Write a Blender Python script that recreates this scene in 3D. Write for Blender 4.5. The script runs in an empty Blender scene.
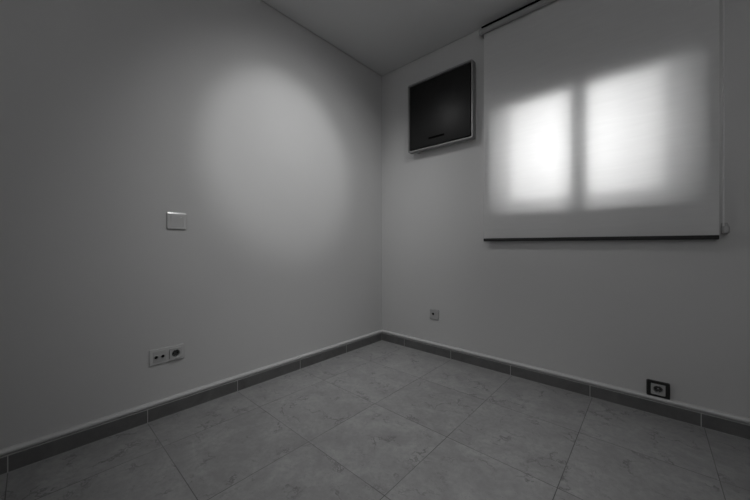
import bpy, bmesh, math
from math import pi, cos, sin, radians
from mathutils import Vector

S = bpy.context.scene
COL = S.collection

# ------------------------------------------------------------------ materials
def grey(v, a=1.0):
    return (v, v, v, a)

def new_mat(name):
    m = bpy.data.materials.new(name)
    m.use_nodes = True
    nt = m.node_tree
    nt.nodes.clear()
    out = nt.nodes.new('ShaderNodeOutputMaterial')
    return m, nt, out

def N(nt, kind, **kw):
    n = nt.nodes.new(kind)
    for k, v in kw.items():
        if k.startswith('i_'):
            n.inputs[k[2:].replace('_', ' ')].default_value = v
        else:
            setattr(n, k, v)
    return n

def math_node(nt, op, a, b=None, c=None, clamp=False):
    n = nt.nodes.new('ShaderNodeMath')
    n.operation = op
    n.use_clamp = clamp
    for i, v in enumerate((a, b, c)):
        if v is None:
            continue
        if isinstance(v, (int, float)):
            n.inputs[i].default_value = v
        else:
            nt.links.new(v, n.inputs[i])
    return n.outputs[0]

def mix_col(nt, fac, a, b):
    n = nt.nodes.new('ShaderNodeMix')
    n.data_type = 'RGBA'
    for i, v in ((0, fac), (6, a), (7, b)):
        if isinstance(v, (int, float)):
            n.inputs[i].default_value = v if i == 0 else grey(v)
        else:
            nt.links.new(v, n.inputs[i])
    return n.outputs[2]

def ramp(nt, fac, lo, hi):
    n = nt.nodes.new('ShaderNodeMapRange')
    n.inputs[1].default_value = lo
    n.inputs[2].default_value = hi
    nt.links.new(fac, n.inputs[0])
    return n.outputs[0]

def simple(name, v, rough=0.5, metal=0.0, coat=0.0, mottling=0.04, scale=30.0, spec=0.5):
    """Plain plastic / metal / paint with a faint procedural mottling."""
    m, nt, out = new_mat(name)
    b = N(nt, 'ShaderNodeBsdfPrincipled')
    tc = N(nt, 'ShaderNodeTexCoord')
    nz = N(nt, 'ShaderNodeTexNoise', i_Scale=scale, i_Detail=3.0)
    nt.links.new(tc.outputs['Object'], nz.inputs['Vector'])
    c = mix_col(nt, nz.outputs[0], v * (1 - mottling), v * (1 + mottling))
    nt.links.new(c, b.inputs['Base Color'])
    b.inputs['Roughness'].default_value = rough
    b.inputs['Metallic'].default_value = metal
    b.inputs['Coat Weight'].default_value = coat
    b.inputs['Specular IOR Level'].default_value = spec
    nt.links.new(b.outputs[0], out.inputs[0])
    return m

def wall_paint(name, v):
    m, nt, out = new_mat(name)
    b = N(nt, 'ShaderNodeBsdfPrincipled')
    tc = N(nt, 'ShaderNodeTexCoord')
    n1 = N(nt, 'ShaderNodeTexNoise', i_Scale=2.2, i_Detail=5.0, i_Roughness=0.6)
    n2 = N(nt, 'ShaderNodeTexNoise', i_Scale=55.0, i_Detail=4.0)
    nt.links.new(tc.outputs['Object'], n1.inputs['Vector'])
    nt.links.new(tc.outputs['Object'], n2.inputs['Vector'])
    c = mix_col(nt, n1.outputs[0], v * 0.975, v * 1.025)
    nt.links.new(c, b.inputs['Base Color'])
    b.inputs['Roughness'].default_value = 0.75
    b.inputs['Specular IOR Level'].default_value = 0.25
    bp = N(nt, 'ShaderNodeBump', i_Strength=0.12, i_Distance=0.003)
    nt.links.new(n2.outputs[0], bp.inputs['Height'])
    nt.links.new(bp.outputs[0], b.inputs['Normal'])
    nt.links.new(b.outputs[0], out.inputs[0])
    return m

TILE = 0.4545
TX0, TY0 = 0.284, -0.012 - 0.456      # joint offsets measured from the room corner

def line_mask(nt, coord, offset, half):
    """1 on a joint line that repeats every TILE along one coordinate."""
    p = math_node(nt, 'SUBTRACT', coord, offset)
    p = math_node(nt, 'DIVIDE', p, TILE)
    p = math_node(nt, 'ADD', p, 0.5)
    p = math_node(nt, 'FRACT', p)
    p = math_node(nt, 'SUBTRACT', p, 0.5)
    p = math_node(nt, 'ABSOLUTE', p)
    n = nt.nodes.new('ShaderNodeMapRange')
    n.interpolation_type = 'SMOOTHSTEP'
    nt.links.new(p, n.inputs[0])
    n.inputs[1].default_value = half / TILE * 0.6
    n.inputs[2].default_value = half / TILE * 1.4
    n.inputs[3].default_value = 1.0
    n.inputs[4].default_value = 0.0
    return n.outputs[0]

def floor_tiles(name, v):
    m, nt, out = new_mat(name)
    L = nt.links
    b = N(nt, 'ShaderNodeBsdfPrincipled')
    tc = N(nt, 'ShaderNodeTexCoord')
    sep = N(nt, 'ShaderNodeSeparateXYZ')
    L.new(tc.outputs['Object'], sep.inputs[0])
    X, Y = sep.outputs[0], sep.outputs[1]
    # a random number for every tile, so the veining does not run across joints
    ix = math_node(nt, 'FLOOR', math_node(nt, 'DIVIDE', math_node(nt, 'SUBTRACT', X, TX0), TILE))
    iy = math_node(nt, 'FLOOR', math_node(nt, 'DIVIDE', math_node(nt, 'SUBTRACT', Y, TY0), TILE))
    comb = N(nt, 'ShaderNodeCombineXYZ')
    L.new(ix, comb.inputs[0]); L.new(iy, comb.inputs[1])
    wn = N(nt, 'ShaderNodeTexWhiteNoise')
    L.new(comb.outputs[0], wn.inputs['Vector'])
    off = N(nt, 'ShaderNodeVectorMath', operation='SCALE'); off.inputs['Scale'].default_value = 37.0
    L.new(wn.outputs['Color'], off.inputs[0])
    vec = N(nt, 'ShaderNodeVectorMath', operation='ADD')
    L.new(tc.outputs['Object'], vec.inputs[0]); L.new(off.outputs[0], vec.inputs[1])
    P = vec.outputs[0]
    # clouds
    c1 = N(nt, 'ShaderNodeTexNoise', i_Scale=7.0, i_Detail=8.0, i_Roughness=0.62, i_Distortion=0.6)
    L.new(P, c1.inputs['Vector'])
    c2 = N(nt, 'ShaderNodeTexNoise', i_Scale=42.0, i_Detail=6.0, i_Roughness=0.7)
    L.new(P, c2.inputs['Vector'])
    # dark hair veins: distorted cell borders, broken up by a second noise
    dn = N(nt, 'ShaderNodeTexNoise', i_Scale=6.0, i_Detail=6.0, i_Roughness=0.65)
    L.new(P, dn.inputs['Vector'])
    ds = N(nt, 'ShaderNodeVectorMath', operation='SCALE'); ds.inputs['Scale'].default_value = 0.34
    L.new(dn.outputs['Color'], ds.inputs[0])
    da = N(nt, 'ShaderNodeVectorMath', operation='ADD')
    L.new(P, da.inputs[0]); L.new(ds.outputs[0], da.inputs[1])
    st = N(nt, 'ShaderNodeMapping'); st.inputs['Scale'].default_value = (1.0, 1.7, 1.0)
    st.inputs['Rotation'].default_value = (0, 0, 0.5)
    L.new(da.outputs[0], st.inputs[0])
    vo = N(nt, 'ShaderNodeTexVoronoi', feature='DISTANCE_TO_EDGE', i_Scale=4.2)
    L.new(st.outputs[0], vo.inputs['Vector'])
    vein = ramp(nt, vo.outputs['Distance'], 0.036, 0.004)
    mk = N(nt, 'ShaderNodeTexNoise', i_Scale=9.0, i_Detail=2.0)
    L.new(P, mk.inputs['Vector'])
    mask = ramp(nt, mk.outputs[0], 0.47, 0.62)
    vein = math_node(nt, 'MULTIPLY', vein, mask, clamp=True)
    # short dark flecks
    fl = N(nt, 'ShaderNodeTexNoise', i_Scale=26.0, i_Detail=5.0, i_Roughness=0.6, i_Distortion=1.6)
    L.new(st.outputs[0], fl.inputs['Vector'])
    fleck = ramp(nt, fl.outputs[0], 0.60, 0.72)
    col = mix_col(nt, ramp(nt, c1.outputs[0], 0.3, 0.7), v * 0.80, v * 1.16)
    col = mix_col(nt, math_node(nt, 'MULTIPLY', ramp(nt, c2.outputs[0], 0.40, 0.65), 0.55), col, v * 0.74)
    col = mix_col(nt, math_node(nt, 'MULTIPLY', vein, 0.72), col, v * 0.35)
    col = mix_col(nt, math_node(nt, 'MULTIPLY', fleck, 0.62), col, v * 0.5)
    tone = math_node(nt, 'MULTIPLY_ADD', wn.outputs['Value'], 0.10, 0.95)
    tn = N(nt, 'ShaderNodeVectorMath', operation='SCALE')
    L.new(col, tn.inputs[0]); L.new(tone, tn.inputs['Scale'])
    joint = math_node(nt, 'MAXIMUM', line_mask(nt, X, TX0, 0.0013), line_mask(nt, Y, TY0, 0.0013))
    jf = N(nt, 'ShaderNodeTexNoise', i_Scale=3.5, i_Detail=2.0)
    L.new(tc.outputs['Object'], jf.inputs['Vector'])
    jd = math_node(nt, 'MULTIPLY', joint, math_node(nt, 'MULTIPLY_ADD', ramp(nt, jf.outputs[0], 0.35, 0.65), 0.45, 0.55))
    col = mix_col(nt, jd, tn.outputs[0], v * 0.16)
    L.new(col, b.inputs['Base Color'])
    rough = math_node(nt, 'MULTIPLY_ADD', c1.outputs[0], 0.14, 0.36)
    L.new(rough, b.inputs['Roughness'])
    b.inputs['Specular IOR Level'].default_value = 0.4
    h = math_node(nt, 'MULTIPLY_ADD', joint, -1.0, math_node(nt, 'MULTIPLY', c2.outputs[0], 0.12))
    bp = N(nt, 'ShaderNodeBump', i_Strength=0.4, i_Distance=0.0015)
    L.new(h, bp.inputs['Height']); L.new(bp.outputs[0], b.inputs['Normal'])
    L.new(b.outputs[0], out.inputs[0])
    return m

def skirting_tile(name, v, axis, origin):
    """Ceramic skirting with a light grout joint every tile length; axis 0 = x, 1 = y."""
    m, nt, out = new_mat(name)
    L = nt.links
    b = N(nt, 'ShaderNodeBsdfPrincipled')
    tc = N(nt, 'ShaderNodeTexCoord')
    sep = N(nt, 'ShaderNodeSeparateXYZ')
    L.new(tc.outputs['Object'], sep.inputs[0])
    n1 = N(nt, 'ShaderNodeTexNoise', i_Scale=9.0, i_Detail=7.0, i_Roughness=0.65, i_Distortion=0.8)
    L.new(tc.outputs['Object'], n1.inputs['Vector'])
    col = mix_col(nt, ramp(nt, n1.outputs[0], 0.3, 0.7), v * 0.8, v * 1.2)
    joint = line_mask(nt, sep.outputs[axis], origin, 0.0016)
    # the grout joint between the pieces, and the grout bed against the floor
    col = mix_col(nt, joint, col, 0.42)
    L.new(col, b.inputs['Base Color'])
    b.inputs['Roughness'].default_value = 0.42
    b.inputs['Specular IOR Level'].default_value = 0.4
    L.new(b.outputs[0], out.inputs[0])
    return m

def blind_fabric(name):
    m, nt, out = new_mat(name)
    L = nt.links
    tc = N(nt, 'ShaderNodeTexCoord')
    wx = N(nt, 'ShaderNodeTexWave', wave_type='BANDS', bands_direction='X', i_Scale=260.0, i_Distortion=0.4)
    wz = N(nt, 'ShaderNodeTexWave', wave_type='BANDS', bands_direction='Z', i_Scale=260.0, i_Distortion=0.4)
    L.new(tc.outputs['Object'], wx.inputs[0]); L.new(tc.outputs['Object'], wz.inputs[0])
    weave = math_node(nt, 'MULTIPLY', wx.outputs[1], wz.outputs[1])
    slub = N(nt, 'ShaderNodeTexNoise', i_Scale=14.0, i_Detail=5.0)
    mp = N(nt, 'ShaderNodeMapping'); mp.inputs['Scale'].default_value = (0.5, 1.0, 5.0)
    L.new(tc.outputs['Object'], mp.inputs[0]); L.new(mp.outputs[0], slub.inputs['Vector'])
    d = N(nt, 'ShaderNodeBsdfDiffuse'); t = N(nt, 'ShaderNodeBsdfTranslucent')
    cd = mix_col(nt, slub.outputs[0], 0.64, 0.70)
    ct = mix_col(nt, slub.outputs[0], 0.71, 0.79)
    L.new(cd, d.inputs[0]); L.new(ct, t.inputs[0])
    bp = N(nt, 'ShaderNodeBump', i_Strength=0.15, i_Distance=0.0005)
    L.new(weave, bp.inputs['Height']); L.new(bp.outputs[0], d.inputs['Normal'])
    mx = N(nt, 'ShaderNodeMixShader'); mx.inputs[0].default_value = 0.30
    L.new(d.outputs[0], mx.inputs[1]); L.new(t.outputs[0], mx.inputs[2])
    L.new(mx.outputs[0], out.inputs[0])
    return m

def glass(name):
    m, nt, out = new_mat(name)
    L = nt.links
    t = N(nt, 'ShaderNodeBsdfTransparent'); t.inputs[0].default_value = grey(0.93)
    g = N(nt, 'ShaderNodeBsdfGlossy'); g.inputs['Roughness'].default_value = 0.02
    fr = N(nt, 'ShaderNodeFresnel'); fr.inputs[0].default_value = 1.45
    mx = N(nt, 'ShaderNodeMixShader')
    L.new(fr.outputs[0], mx.inputs[0]); L.new(t.outputs[0], mx.inputs[1]); L.new(g.outputs[0], mx.inputs[2])
    L.new(mx.outputs[0], out.inputs[0])
    return m

M = dict(
    wall=wall_paint('wall_paint', 0.50),
    ceiling=wall_paint('ceiling_paint', 0.60),
    tiles=floor_tiles('marbled_floor_tile', 0.325),
    skirt_x=skirting_tile('skirting_tile_x', 0.105, 0, 0.273),
    skirt_y=skirting_tile('skirting_tile_y', 0.105, 1, TY0),
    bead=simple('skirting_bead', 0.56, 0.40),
    grout=simple('grout', 0.32, 0.9),
    fabric=blind_fabric('blind_fabric'),
    tube=simple('blind_tube_cloth', 0.27, 0.8),
    bar=simple('blind_bar', 0.028, 0.6, spec=0.2),
    white=simple('white_plastic', 0.52, 0.18),
    ivory=simple('chain_plastic', 0.62, 0.4),
    bracket=simple('bracket_plastic', 0.30, 0.4),
    ac_frame=simple('ac_frame_plastic', 0.21, 0.4),
    ac_body=simple('ac_body_plastic', 0.34, 0.5),
    ac_panel=simple('ac_panel', 0.006, 0.45, spec=0.32),
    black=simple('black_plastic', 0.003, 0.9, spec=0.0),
    blackframe=simple('black_frame_plastic', 0.010, 0.4, spec=0.4),
    socket=simple('socket_plastic', 0.42, 0.4),
    silver=simple('silver_plastic', 0.36, 0.35),
    recess=simple('socket_recess_shade', 0.05, 0.5),  # floor of the socket recess, painted dark for the shadow inside it
    steel=simple('steel', 0.55, 0.3, metal=1.0),
    hole=simple('dark_hole', 0.01, 0.9, spec=0.1),
    window=simple('window_lacquer', 0.75, 0.35),
    glass=glass('window_glass'),
)

# ------------------------------------------------------------------ mesh helpers
def box(bm, x0, x1, y0, y1, z0, z1, bevel=0.0, seg=2, mi=0):
    b = bmesh.new()
    bmesh.ops.create_cube(b, size=1.0)
    for v in b.verts:
        v.co = Vector((x0 + (v.co.x + .5) * (x1 - x0), y0 + (v.co.y + .5) * (y1 - y0), z0 + (v.co.z + .5) * (z1 - z0)))
    if bevel > 0:
        bmesh.ops.bevel(b, geom=list(b.edges), offset=bevel, segments=seg, affect='EDGES', profile=0.5)
    for f in b.faces:
        f.material_index = mi
    merge(bm, b)

def merge(bm, b):
    me = bpy.data.meshes.new('tmp')
    b.to_mesh(me); b.free()
    bm.from_mesh(me)
    bpy.data.meshes.remove(me)

def lathe(bm, prof, cx=0.0, cz=0.0, n=40, mi=0):
    """Revolve (radius, y) pairs about a y-parallel axis through (cx, cz)."""
    rings = []
    for r, y in prof:
        if r < 1e-6:
            rings.append([bm.verts.new((cx, y, cz))])
        else:
            rings.append([bm.verts.new((cx + r * cos(2 * pi * i / n), y, cz + r * sin(2 * pi * i / n))) for i in range(n)])
    for a, b in zip(rings, rings[1:]):
        for i in range(n):
            j = (i + 1) % n
            if len(a) == 1 and len(b) == 1:
                continue
            if len(a) == 1:
                f = bm.faces.new((a[0], b[i], b[j]))
            elif len(b) == 1:
                f = bm.faces.new((a[i], a[j], b[0]))
            else:
                f = bm.faces.new((a[i], a[j], b[j], b[i]))
            f.material_index = mi

def rod(bm, p0, p1, r, n=16, mi=0):
    p0, p1 = Vector(p0), Vector(p1)
    d = (p1 - p0)
    q = d.to_track_quat('Z', 'Y')
    rings = []
    for p in (p0, p1):
        rings.append([bm.verts.new(p + q @ Vector((r * cos(2 * pi * i / n), r * sin(2 * pi * i / n), 0))) for i in range(n)])
    for i in range(n):
        j = (i + 1) % n
        bm.faces.new((rings[0][i], rings[0][j], rings[1][j], rings[1][i])).material_index = mi
    bm.faces.new(rings[0][::-1]).material_index = mi
    bm.faces.new(rings[1]).material_index = mi

def rounded_rect(x0, x1, z0, z1, r, n=6):
    pts = []
    for cx, cz, a0 in ((x1 - r, z1 - r, 0), (x0 + r, z1 - r, 90), (x0 + r, z0 + r, 180), (x1 - r, z0 + r, 270)):
        for i in range(n + 1):
            a = radians(a0 + 90 * i / n)
            pts.append((cx + r * cos(a), cz + r * sin(a)))
    return pts

def loft(bm, sections, cap0=True, cap1=True, mi=0):
    """Join outlines [(y, [(x, z) ...]), ...] of equal length."""
    rings = [[bm.verts.new((x, y, z)) for x, z in pts] for y, pts in sections]
    n = len(rings[0])
    for a, b in zip(rings, rings[1:]):
        for i in range(n):
            j = (i + 1) % n
            bm.faces.new((a[i], a[j], b[j], b[i])).material_index = mi
    if cap0: bm.faces.new(rings[0]).material_index = mi
    if cap1: bm.faces.new(rings[-1][::-1]).material_index = mi

def obj(name, bm, mats, parent=None, loc=(0, 0, 0), rotz=0.0, smooth=True, angle=35):
    bmesh.ops.recalc_face_normals(bm, faces=bm.faces)
    me = bpy.data.meshes.new(name)
    bm.to_mesh(me); bm.free()
    for m in (mats if isinstance(mats, (list, tuple)) else [mats]):
        me.materials.append(m)
    if smooth:
        for p in me.polygons:
            p.use_smooth = True
        me.set_sharp_from_angle(angle=radians(angle))
    o = bpy.data.objects.new(name, me)
    COL.objects.link(o)
    o.location = loc
    o.rotation_euler = (0, 0, rotz)
    o.parent = parent
    return o

def thing(name, label, cat, loc=(0, 0, 0), rotz=0.0, group=None):
    o = bpy.data.objects.new(name, None)
    COL.objects.link(o)
    o.location = loc
    o.rotation_euler = (0, 0, rotz)
    o.empty_display_size = 0.05
    o['label'] = label; o['category'] = cat
    if group: o['group'] = group
    return o

def struct(o, label, cat):
    o['kind'] = 'structure'; o['label'] = label; o['category'] = cat
    return o

# ------------------------------------------------------------------ room shell
RX, RY, H, T = 2.95, -3.30, 2.50, 0.46
WX0, WX1, WZ0, WZ1 = 1.063, 2.090, 1.130, 1.900       # window opening, room side
EX0, EX1, EZ0, EZ1, EY = 1.210, 1.955, 1.225, 1.862, 0.24   # narrower outer opening, with its rebate at y = EY

b = bmesh.new(); box(b, -T, RX + T, RY - T, T, -0.12, 0.0)
struct(obj('floor', b, M['tiles']), 'grey marbled square floor tiles with thin dark joints', 'floor')
b = bmesh.new(); box(b, -T, RX + T, RY - T, T, H + .014, H + 0.15); box(b, .009, RX - .009, RY + .009, -.009, H, H + .015)
struct(obj('ceiling', b, M['ceiling']), 'plain grey painted flat ceiling', 'ceiling')
b = bmesh.new(); box(b, -T, 0, RY - T, T, 0, H + .014)
struct(obj('wall_left', b, M['wall']), 'plain painted wall carrying the light switch', 'wall')
b = bmesh.new()
box(b, 0, WX0, 0, T, 0, H + .014); box(b, WX1, RX + T, 0, T, 0, H + .014)
box(b, WX0, WX1, 0, T, 0, WZ0); box(b, WX0, WX1, 0, T, WZ1, H + .014)
box(b, WX0, EX0, EY, T, WZ0, WZ1); box(b, EX1, WX1, EY, T, WZ0, WZ1)
box(b, EX0, EX1, EY, T, WZ0, EZ0); box(b, EX0, EX1, EY, T, EZ1, WZ1)
struct(obj('wall_right', b, M['wall']), 'painted wall with the window and the roller blind', 'wall')
b = bmesh.new(); box(b, 0, RX + T, RY - T, RY, 0, H + .014)
struct(obj('wall_rear', b, M['wall']), 'painted wall behind the viewer', 'wall')
b = bmesh.new(); box(b, RX, RX + T, RY, 0, 0, H + .014)
struct(obj('wall_near', b, M['wall']), 'painted side wall beside the viewer', 'wall')

# skirting: grooved tile body with a rounded bead on top
SK_T = 0.012
prof = [(0, 0.0), (SK_T, 0.0), (SK_T, 0.0665)]
lip = [(SK_T, 0.0665), (SK_T + .0016, 0.0672), (SK_T + .0016, 0.0688), (SK_T - .0030, 0.0708), (SK_T - .0060, 0.0722), (SK_T - .0060, 0.0760)]  # lip coloured pale for the light caught on the tile's upper edge
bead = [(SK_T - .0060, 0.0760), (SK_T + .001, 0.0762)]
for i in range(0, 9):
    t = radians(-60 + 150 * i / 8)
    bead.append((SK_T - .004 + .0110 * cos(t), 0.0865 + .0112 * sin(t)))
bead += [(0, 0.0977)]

def skirting(name, along, s0, s1, mat, label):
    bm = bmesh.new()
    def pt(d, z, s):
        return (d, s, z) if along == 'y' else (s, -d, z)
    def strip(pr, mi):
        A = [bm.verts.new(pt(d, z, s0)) for d, z in pr]
        B = [bm.verts.new(pt(d, z, s1)) for d, z in pr]
        for i in range(len(pr) - 1):
            bm.faces.new((A[i], A[i + 1], B[i + 1], B[i])).material_index = mi
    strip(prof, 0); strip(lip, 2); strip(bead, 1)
    # fillet of grout where the tile meets the floor
    strip([(SK_T, 0.0025), (SK_T + 0.0025, 0.0004)], 2)
    bmesh.ops.remove_doubles(bm, verts=bm.verts, dist=1e-5)
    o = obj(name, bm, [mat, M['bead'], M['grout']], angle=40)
    struct(o, label, 'skirting')
    return o
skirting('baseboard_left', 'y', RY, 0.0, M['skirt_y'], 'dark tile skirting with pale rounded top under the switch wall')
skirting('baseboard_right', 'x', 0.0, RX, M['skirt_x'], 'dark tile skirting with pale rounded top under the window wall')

# ------------------------------------------------------------------ window behind the blind
win = bpy.data.objects.new('window_1', None); COL.objects.link(win)
win.location = (0, 0, 0)
struct(win, 'white two-leaf casement window glowing behind the roller blind', 'window')
FY0, FY1 = 0.045, 0.095
b = bmesh.new()
fr = 0.014
box(b, WX0, WX0 + fr, FY0, FY1, WZ0, WZ1, .004); box(b, WX1 - fr, WX1, FY0, FY1, WZ0, WZ1, .004)
box(b, WX0 + fr, WX1 - fr, FY0, FY1, WZ0, WZ0 + .01, .004); box(b, WX0 + fr, WX1 - fr, FY0, FY1, WZ1 - fr, WZ1, .004)
obj('window_frame', b, M['window'], win)
XM = 1.588
# white lining of the opening between the frame and the room
b = bmesh.new()
box(b, WX0, WX0 + .004, 0, EY, WZ0, WZ1); box(b, WX1 - .004, WX1, 0, EY, WZ0, WZ1)
box(b, WX0 + .004, WX1 - .004, 0, EY, WZ0, WZ0 + .004); box(b, WX0 + .004, WX1 - .004, 0, EY, WZ1 - .004, WZ1)
obj('window_lining', b, M['window'], win, smooth=False)
def sash(x0, x1, st0, st1):
    bm = bmesh.new()
    z0, z1 = WZ0 + .01, WZ1 - fr
    y0, y1 = FY0 - .012, FY1 - .02
    box(bm, x0, x0 + st0, y0, y1, z0, z1, .005); box(bm, x1 - st1, x1, y0, y1, z0, z1, .005)
    box(bm, x0 + st0, x1 - st1, y0, y1, z0, z0 + .016, .005); box(bm, x0 + st0, x1 - st1, y0, y1, z1 - .05, z1, .005)
    s = obj('sash', bm, M['window'], win)
    g = bmesh.new(); box(g, x0 + st0 - .004, x1 - st1 + .004, y0 + .025, y0 + .029, z0 + .012, z1 - .045)
    obj('pane', g, M['glass'], s)
sash(WX0 + fr, XM, .022, .044)
sash(XM, WX1 - fr, .044, .022)

# ------------------------------------------------------------------ roller blind
BX0, BX1, BY = 1.009, 2.147, -0.046
RZ, RYC, RR = 2.429, -0.066, 0.0195
blind = thing('roller_blind', 'white fabric roller blind lit from behind by the window, lowered over it', 'blind', (1.578, 0, 0.93))
ox, oz = 1.578, 0.93
def bl(x, y, z):
    return (x - ox, y, z - oz)
# fabric: a single cloth sheet that leaves the back of the roll and hangs, very slightly wavy
b = bmesh.new()
nx, nz = 60, 80
grid = []
for k in range(nz + 1):
    z = 0.946 + (RZ - 0.946) * k / nz
    row = []
    for i in range(nx + 1):
        u = i / nx
        x = BX0 + (BX1 - BX0) * u
        y = BY + 0.0012 * sin(7 * u + 2.1 * z) * min(1, (RZ - z) * 4)
        edge = max(0, u - .93) / .07
        y -= 0.004 * edge * edge * min(1, (RZ - z) * 3)
        row.append(b.verts.new(bl(x, y, z)))
    grid.append(row)
for k in range(nz):
    for i in range(nx):
        b.faces.new((grid[k][i], grid[k][i + 1], grid[k + 1][i + 1], grid[k + 1][i]))
obj('fabric', b, M['fabric'], blind)
b = bmesh.new(); rod(b, bl(BX0 - .006, RYC, RZ), bl(BX1 + .006, RYC, RZ), RR, 40)
obj('tube', b, M['tube'], blind)
b = bmesh.new()
box(b, *[v for p in zip(bl(BX0, BY - .010, .927), bl(BX1, BY + .010, .948)) for v in p], bevel=.003)
obj('bottom_bar', b, M['bar'], blind)
for x0, x1 in ((BX0 - .024, BX0 - .008), (BX1 + .008, BX1 + .024)):
    b = bmesh.new()
    box(b, x0 - ox + .004, x1 - ox - .004, RYC - .014, 0, RZ - .016 - oz, RZ + .020 - oz, .004)
    xm = (x0 + x1) / 2 - ox
    rod(b, (x0 - ox, RYC, RZ - oz), (x1 - ox, RYC, RZ - oz), .0165, 24)
    obj('bracket', b, M['bracket'], blind)
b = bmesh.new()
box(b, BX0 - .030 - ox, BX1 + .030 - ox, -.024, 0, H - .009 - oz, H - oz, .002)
obj('tube_shade_strip', b, M['black'], blind)  # black strip standing in for the contact shadow above the tube
# bead chain: two falls, closed under the tensioner pulley
b = bmesh.new()
CX, CYa, CYb = 2.158, -0.058, -0.082
zt, zb = RZ, 0.985
def bead_at(p):
    bmesh.ops.create_icosphere(b, subdivisions=1, radius=0.0024, matrix=__import__('mathutils').Matrix.Translation(p))
nb = 240
for i in range(nb + 1):
    z = zb + (zt - zb) * i / nb
    for y in (CYa, CYb):
        bead_at(bl(CX, y, z))
for i in range(1, 8):
    a = pi * i / 8
    bead_at(bl(CX, (CYa + CYb) / 2 + .012 * cos(a), zb - .012 * sin(a)))
for y in (CYa, CYb):
    rod(b, bl(CX, y, zb), bl(CX, y, zt), 0.0011, 6)
obj('bead_chain', b, M['ivory'], blind)
b = bmesh.new()
c = bl(CX, -0.07, zb - .002)
box(b, c[0] - .004, c[0] + .018, -.092, -.050, c[2] - .028, c[2] + .006, .005)
box(b, c[0] + .002, c[0] + .018, -.060, 0.0, c[2] - .022, c[2] + .016, .004)
box(b, c[0] + .000, c[0] + .022, -.006, 0.0, c[2] - .030, c[2] + .026, .003)
obj('chain_tensioner', b, M['bracket'], blind)

# ------------------------------------------------------------------ wall air conditioner
ax0, ax1, az0, az1 = 0.363, 0.943, 1.682, 2.256
aw, ah = ax1 - ax0, az1 - az0
ac = thing('air_conditioner', 'square wall-mounted air conditioner with black front panel and pale frame', 'air conditioner',
           ((ax0 + ax1) / 2, 0, az0))
hw = aw / 2
b = bmesh.new()
loft(b, [(0.0, rounded_rect(-hw + .016, hw - .010, .012, ah - .022, .010)),
         (-.030, rounded_rect(-hw + .014, hw - .008, .010, ah - .020, .012)),
         (-.036, rounded_rect(-hw + .010, hw - .005, .006, ah - .012, .012))])
box(b, -hw + .05, -hw + .075, -.050, -.010, -.002, .02, .003)     # small foot under the left corner
obj('body', b, M['ac_body'], ac)
b = bmesh.new()
d = 0.013
outer0 = rounded_rect(-hw + .003, hw - .003, .003, ah - .003, .014)
outer = rounded_rect(-hw, hw, 0, ah, .016)
outer1 = rounded_rect(-hw + .0015, hw - .0015, .0015, ah - .0015, .015)
inner1 = rounded_rect(-hw + d - .001, hw - d + .001, d - .001, ah - d + .001, .005)
inner = rounded_rect(-hw + d, hw - d, d, ah - d, .004)
loft(b, [(-.034, inner), (-.034, outer0), (-.038, outer), (-.082, outer), (-.085, outer1), (-.085, inner1), (-.083, inner), (-.034, inner)], False, False)
bmesh.ops.remove_doubles(b, verts=b.verts, dist=1e-6)
obj('outer_frame', b, M['ac_frame'], ac)
b = bmesh.new(); box(b, -hw + d - .001, hw - d + .001, -.066, -.036, d - .001, ah - d + .001)
obj('air_gap', b, M['black'], ac)
g = d + .009
b = bmesh.new(); box(b, -hw + g, hw - g, -.0825, -.060, g, ah - g, .002)
obj('front_panel', b, M['ac_panel'], ac)
b = bmesh.new(); box(b, .570 - .656, .712 - .656, -.0840, -.0815, .072, .088, .0012)
obj('grip_slot', b, M['black'], ac)

# ------------------------------------------------------------------ sockets and switch (local frame: x along wall, -y into room)
def plate(bm, hw_, z0, z1, depth, r=.006, chamfer=.003, y0=0.0):
    loft(bm, [(y0, rounded_rect(-hw_, hw_, z0, z1, r)), (y0 - depth + chamfer, rounded_rect(-hw_, hw_, z0, z1, r)),
              (y0 - depth, rounded_rect(-hw_ + chamfer, hw_ - chamfer, z0 + chamfer, z1 - chamfer, max(r - chamfer, .001)))])

def frame_ring(bm, hw_, z0, z1, depth, holes_hw, hz0, hz1, r=.005, ch=.003):
    n_out = rounded_rect(-hw_, hw_, z0, z1, r); o1 = rounded_rect(-hw_ + ch, hw_ - ch, z0 + ch, z1 - ch, r)
    i1 = rounded_rect(-holes_hw, holes_hw, hz0, hz1, .002)
    loft(bm, [(0, i1), (0, n_out), (-depth + ch, n_out), (-depth, o1), (-depth, i1), (0, i1)], False, False)
    bmesh.ops.remove_doubles(bm, verts=bm.verts, dist=1e-6)

def square_with_round_hole(bm, cx, cz, half, r, yf, yb, n=48, mi=0, deep=0):
    """Front plate of a socket with a round recess of radius r going back to yb."""
    sq, ci, bo = [], [], []
    for i in range(n):
        a = 2 * pi * (i + .5) / n
        c_, s_ = cos(a), sin(a)
        k = half / max(abs(c_), abs(s_))
        sq.append(bm.verts.new((cx + k * c_, yf, cz + k * s_)))
        ci.append(bm.verts.new((cx + r * c_, yf, cz + r * s_)))
        bo.append(bm.verts.new((cx + r * .93 * c_, yb, cz + r * .93 * s_)))
    ed = [bm.verts.new((v.co.x, 0, v.co.z)) for v in sq]
    for i in range(n):
        j = (i + 1) % n
        for q in ((sq[i], sq[j], ci[j], ci[i]), (ci[i], ci[j], bo[j], bo[i]), (ed[i], ed[j], sq[j], sq[i])):
            bm.faces.new(q).material_index = mi
    bm.faces.new(bo[::-1]).material_index = deep

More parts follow.
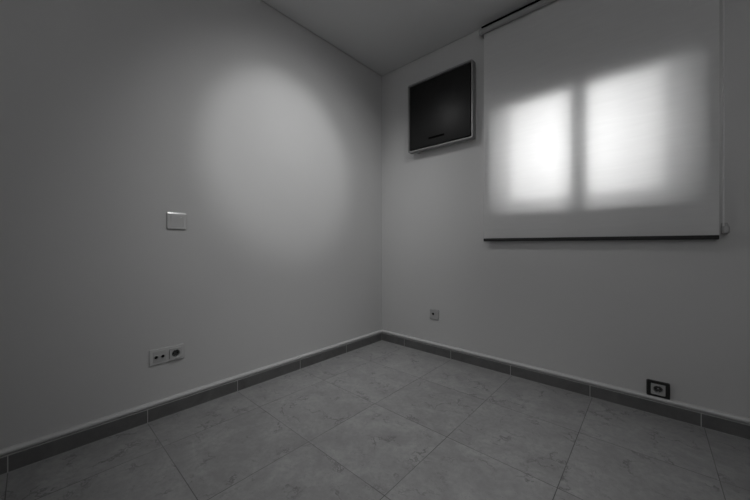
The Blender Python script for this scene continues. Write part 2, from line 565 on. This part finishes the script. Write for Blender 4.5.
def schuko(parent, cx, cz, half, mat, yf=-.018):
    bm = bmesh.new(); square_with_round_hole(bm, cx, cz, half, .0195, yf, -.0015, deep=1)
    ins = obj('socket_insert', bm, [mat, M['recess']], parent, smooth=True, angle=30)
    for dx in (-.0095, .0095):
        bm = bmesh.new(); lathe(bm, [(0, -.0022), (.0030, -.0022), (.0030, -.0014)], cx + dx, cz, 16)
        obj('pin_hole', bm, M['hole'], ins)
    for s in (-1, 1):
        bm = bmesh.new()
        z = cz + s * .0168
        box(bm, cx - .0030, cx + .0030, -.0105, -.0014, z - .0016, z + .0016, .0006)
        obj('earth_clip', bm, M['steel'], ins)
    bm = bmesh.new(); lathe(bm, [(0, -.0030), (.0022, -.0028), (.0026, -.0014)], cx, cz, 16)
    obj('centre_screw', bm, M['steel'], ins)
    return ins

def coax(bm, cx, cz, yf, R=.0088):
    lathe(bm, [(R, yf + .001), (R, yf - .0035), (R - .0014, yf - .0045), (R - .0026, yf - .004), (R - .0030, yf + .0005)], cx, cz, 28)

# light switch on the left wall
sw = thing('light_switch', 'pale square rocker light switch on the left wall above the double outlet', 'light switch', (0, -1.702, 0.986), pi / 2)
b = bmesh.new(); frame_ring(b, .0445, 0, .079, .013, .0295, .0120, .0715)
# upper edge of the plate: a facet leaning back towards the wall
q = [b.verts.new((x, y, z)) for x in (-.0445, .0445) for y, z in ((0, .0785), (-.0130, .0785), (-.0127, .0800), (-.0103, .0880), (-.0085, .0892), (0, .0892))]
for i in range(5):
    b.faces.new((q[i], q[i + 1], q[i + 7], q[i + 6]))
b.faces.new(q[:6]); b.faces.new(q[6:])
obj('switch_plate', b, M['white'], sw)
b = bmesh.new()
hwk = .029
# rocker: a wedge whose lower half is pressed in
for_sec = [(.0125, -.0100), (.028, -.0125), (.042, -.0140), (.058, -.0170), (.0710, -.0195)]
L_, R_ = [], []
for z, y in for_sec:
    L_.append(b.verts.new((-hwk, y, z))); R_.append(b.verts.new((hwk, y, z)))
LB = [b.verts.new((-hwk, 0, z)) for z, y in for_sec]; RB = [b.verts.new((hwk, 0, z)) for z, y in for_sec]
for i in range(len(for_sec) - 1):
    b.faces.new((L_[i], R_[i], R_[i + 1], L_[i + 1]))
    b.faces.new((L_[i], L_[i + 1], LB[i + 1], LB[i])); b.faces.new((R_[i], R_[i + 1], RB[i + 1], RB[i]))
b.faces.new((L_[0], R_[0], RB[0], LB[0])); b.faces.new((L_[-1], R_[-1], RB[-1], LB[-1]))
obj('rocker', b, M['white'], sw, angle=20)
b = bmesh.new(); box(b, .013, .022, -.0200, -.0170, .061, .0655, .0006)
obj('indicator', b, M['ivory'], sw)

# double outlet under the switch: aerial socket + power socket in one frame
do = thing('wall_outlet', 'pale double wall outlet with aerial and power sockets below the light switch', 'wall outlet', (0, -1.745, 0.284), pi / 2)
b = bmesh.new()
plate(b, .0785, 0, .081, .010, .005)
obj('outlet_frame', b, M['white'], do)
b = bmesh.new()
cxl, cxr, czc = -.0355, .0355, .0405
loft(b, [(-.009, rounded_rect(cxl - .028, cxl + .028, czc - .028, czc + .028, .002)),
         (-.0125, rounded_rect(cxl - .028, cxl + .028, czc - .028, czc + .028, .002)),
         (-.0130, rounded_rect(cxl - .0275, cxl + .0275, czc - .0275, czc + .0275, .002))])
tv = obj('aerial_insert', b, M['socket'], do)
for dx in (-.0155, .0135):
    b = bmesh.new(); coax(b, cxl + dx, czc - .002, -.0128, .0112)
    cp = obj('coaxial_port', b, M['socket'], tv)
    b = bmesh.new(); lathe(b, [(0, -.0142), (.0078, -.0142), (.0078, -.0126)], cxl + dx, czc - .002, 20)
    obj('port_hole', b, M['hole'], cp)
# the power module stands on the frame, so its round recess is deep
bm = bmesh.new(); square_with_round_hole(bm, cxr, czc, .028, .0195, -.0235, -.0105, deep=1)
pw = obj('socket_insert', bm, [M['socket'], M['recess']], do, angle=30)
for dx in (-.0095, .0095):
    bm = bmesh.new(); lathe(bm, [(0, -.0112), (.0032, -.0112), (.0032, -.0104)], cxr + dx, czc, 16)
    obj('pin_hole', bm, M['hole'], pw)
for s in (-1, 1):
    bm = bmesh.new(); z = czc + s * .0168
    box(bm, cxr - .0030, cxr + .0030, -.0195, -.0104, z - .0016, z + .0016, .0006)
    obj('earth_clip', bm, M['steel'], pw)

# small aerial outlet on the window wall
so = thing('aerial_outlet', 'small pale aerial outlet with one dark hole under the air conditioner', 'aerial outlet', (0.575, 0, 0.288))
b = bmesh.new(); plate(b, .042, 0, .084, .012, .012, .005)
obj('outlet_frame', b, M['silver'], so)
b = bmesh.new(); coax(b, -.006, .046, -.0118, .0125)
cp = obj('coaxial_port', b, M['silver'], so)
b = bmesh.new(); lathe(b, [(0, -.0134), (.0094, -.0134), (.0094, -.0116)], -.006, .046, 24)
obj('port_hole', b, M['hole'], cp)

# black framed power socket just above the skirting
bs = thing('power_socket', 'black framed power socket with grey centre just above the tile skirting', 'power socket', (1.934, 0, 0.0978))
b = bmesh.new(); frame_ring(b, .0462, 0, .080, .0175, .0285, .0115, .0685)
obj('socket_frame', b, M['blackframe'], bs)
schuko(bs, 0, .040, .0283, M['silver'])

# ------------------------------------------------------------------ light
LIGHTS = dict(sun=2.9, sky=15.8, spot_wall=34.0, spot_soft=54.0, spot_corner=25.0, spot_floor=38.0, rear=9.2)
sun = bpy.data.lights.new('sun', 'SUN')
sun.energy = LIGHTS['sun']
sun.angle = radians(12)
so_ = bpy.data.objects.new('sun', sun); COL.objects.link(so_)
so_.rotation_euler = Vector((-0.02, -1.0, -0.07)).to_track_quat('-Z', 'Y').to_euler()

w = bpy.data.worlds.new('sky'); S.world = w
w.use_nodes = True
bg = w.node_tree.nodes['Background']
# hazy sky, brightest in a broad glow around the veiled sun
wt = w.node_tree
wc = N(wt, 'ShaderNodeTexCoord')
dv = N(wt, 'ShaderNodeVectorMath', operation='DOT_PRODUCT')
dv.inputs[1].default_value = Vector((0.32, 0.82, 0.10)).normalized()
wt.links.new(wc.outputs['Generated'], dv.inputs[0])
glow = math_node(wt, 'POWER', math_node(wt, 'MAXIMUM', dv.outputs['Value'], 0.0), 2.5)
wt.links.new(mix_col(wt, glow, 0.25, 1.0), bg.inputs[0])
bg.inputs[1].default_value = LIGHTS['sky']

def spot(name, energy, loc, target, half_angle, blend, radius):
    l = bpy.data.lights.new(name, 'SPOT')
    l.energy = energy; l.spot_size = radians(2 * half_angle); l.spot_blend = blend; l.shadow_soft_size = radius
    o = bpy.data.objects.new(name, l); COL.objects.link(o)
    o.location = loc
    o.rotation_euler = (Vector(target) - Vector(loc)).to_track_quat('-Z', 'Y').to_euler()
    return o
# added fill spots without fixtures, out of view: left wall wash, corner, floor
spot('fill_spot', LIGHTS['spot_wall'], (1.75, -1.25, 2.42), (0.0, -1.03, 1.53), 19.0, 0.62, 0.03)
spot('fill_spot', LIGHTS['spot_soft'], (1.75, -1.25, 2.42), (0.0, -0.85, 1.10), 38.0, 1.0, 0.05)
spot('fill_spot', LIGHTS['spot_corner'], (0.30, -1.50, 2.42), (0.85, -0.05, 0.62), 42.0, 1.0, 0.10)
spot('fill_spot', LIGHTS['spot_floor'], (1.35, -1.55, 2.42), (1.00, -1.10, 0.0), 32.0, 1.0, 0.10)
# added fill light behind the viewpoint; the rear wall has no opening
lamp = bpy.data.lights.new('rear_fill', 'AREA')
lamp.shape = 'RECTANGLE'; lamp.size = 0.9; lamp.size_y = 1.2
lamp.energy = LIGHTS['rear']
lo = bpy.data.objects.new('rear_fill', lamp); COL.objects.link(lo)
lo.location = (2.2, RY + 0.02, 1.85)
lo.rotation_euler = (radians(90), 0, 0)

# ------------------------------------------------------------------ camera
cam = bpy.data.cameras.new('camera')
cam.sensor_width = 36.0
cam.lens = 36.0 * 308.0 / 750.0
cam.shift_y = -5.0 / 750.0
cam.clip_start = 0.02
co = bpy.data.objects.new('camera', cam); COL.objects.link(co)
co.location = (1.906, -2.224, 0.901)
co.rotation_euler = (pi / 2, 0, radians(41.86))
S.camera = co

S.view_settings.view_transform = 'Standard'
S.view_settings.look = 'None'
S.view_settings.gamma = 1.0
S.view_settings.use_curve_mapping = False
S.view_settings.exposure = 0.0
S.cycles.use_denoising = True
S.cycles.max_bounces = 10
S.cycles.diffuse_bounces = 6
S.cycles.caustics_reflective = False
S.cycles.caustics_refractive = False
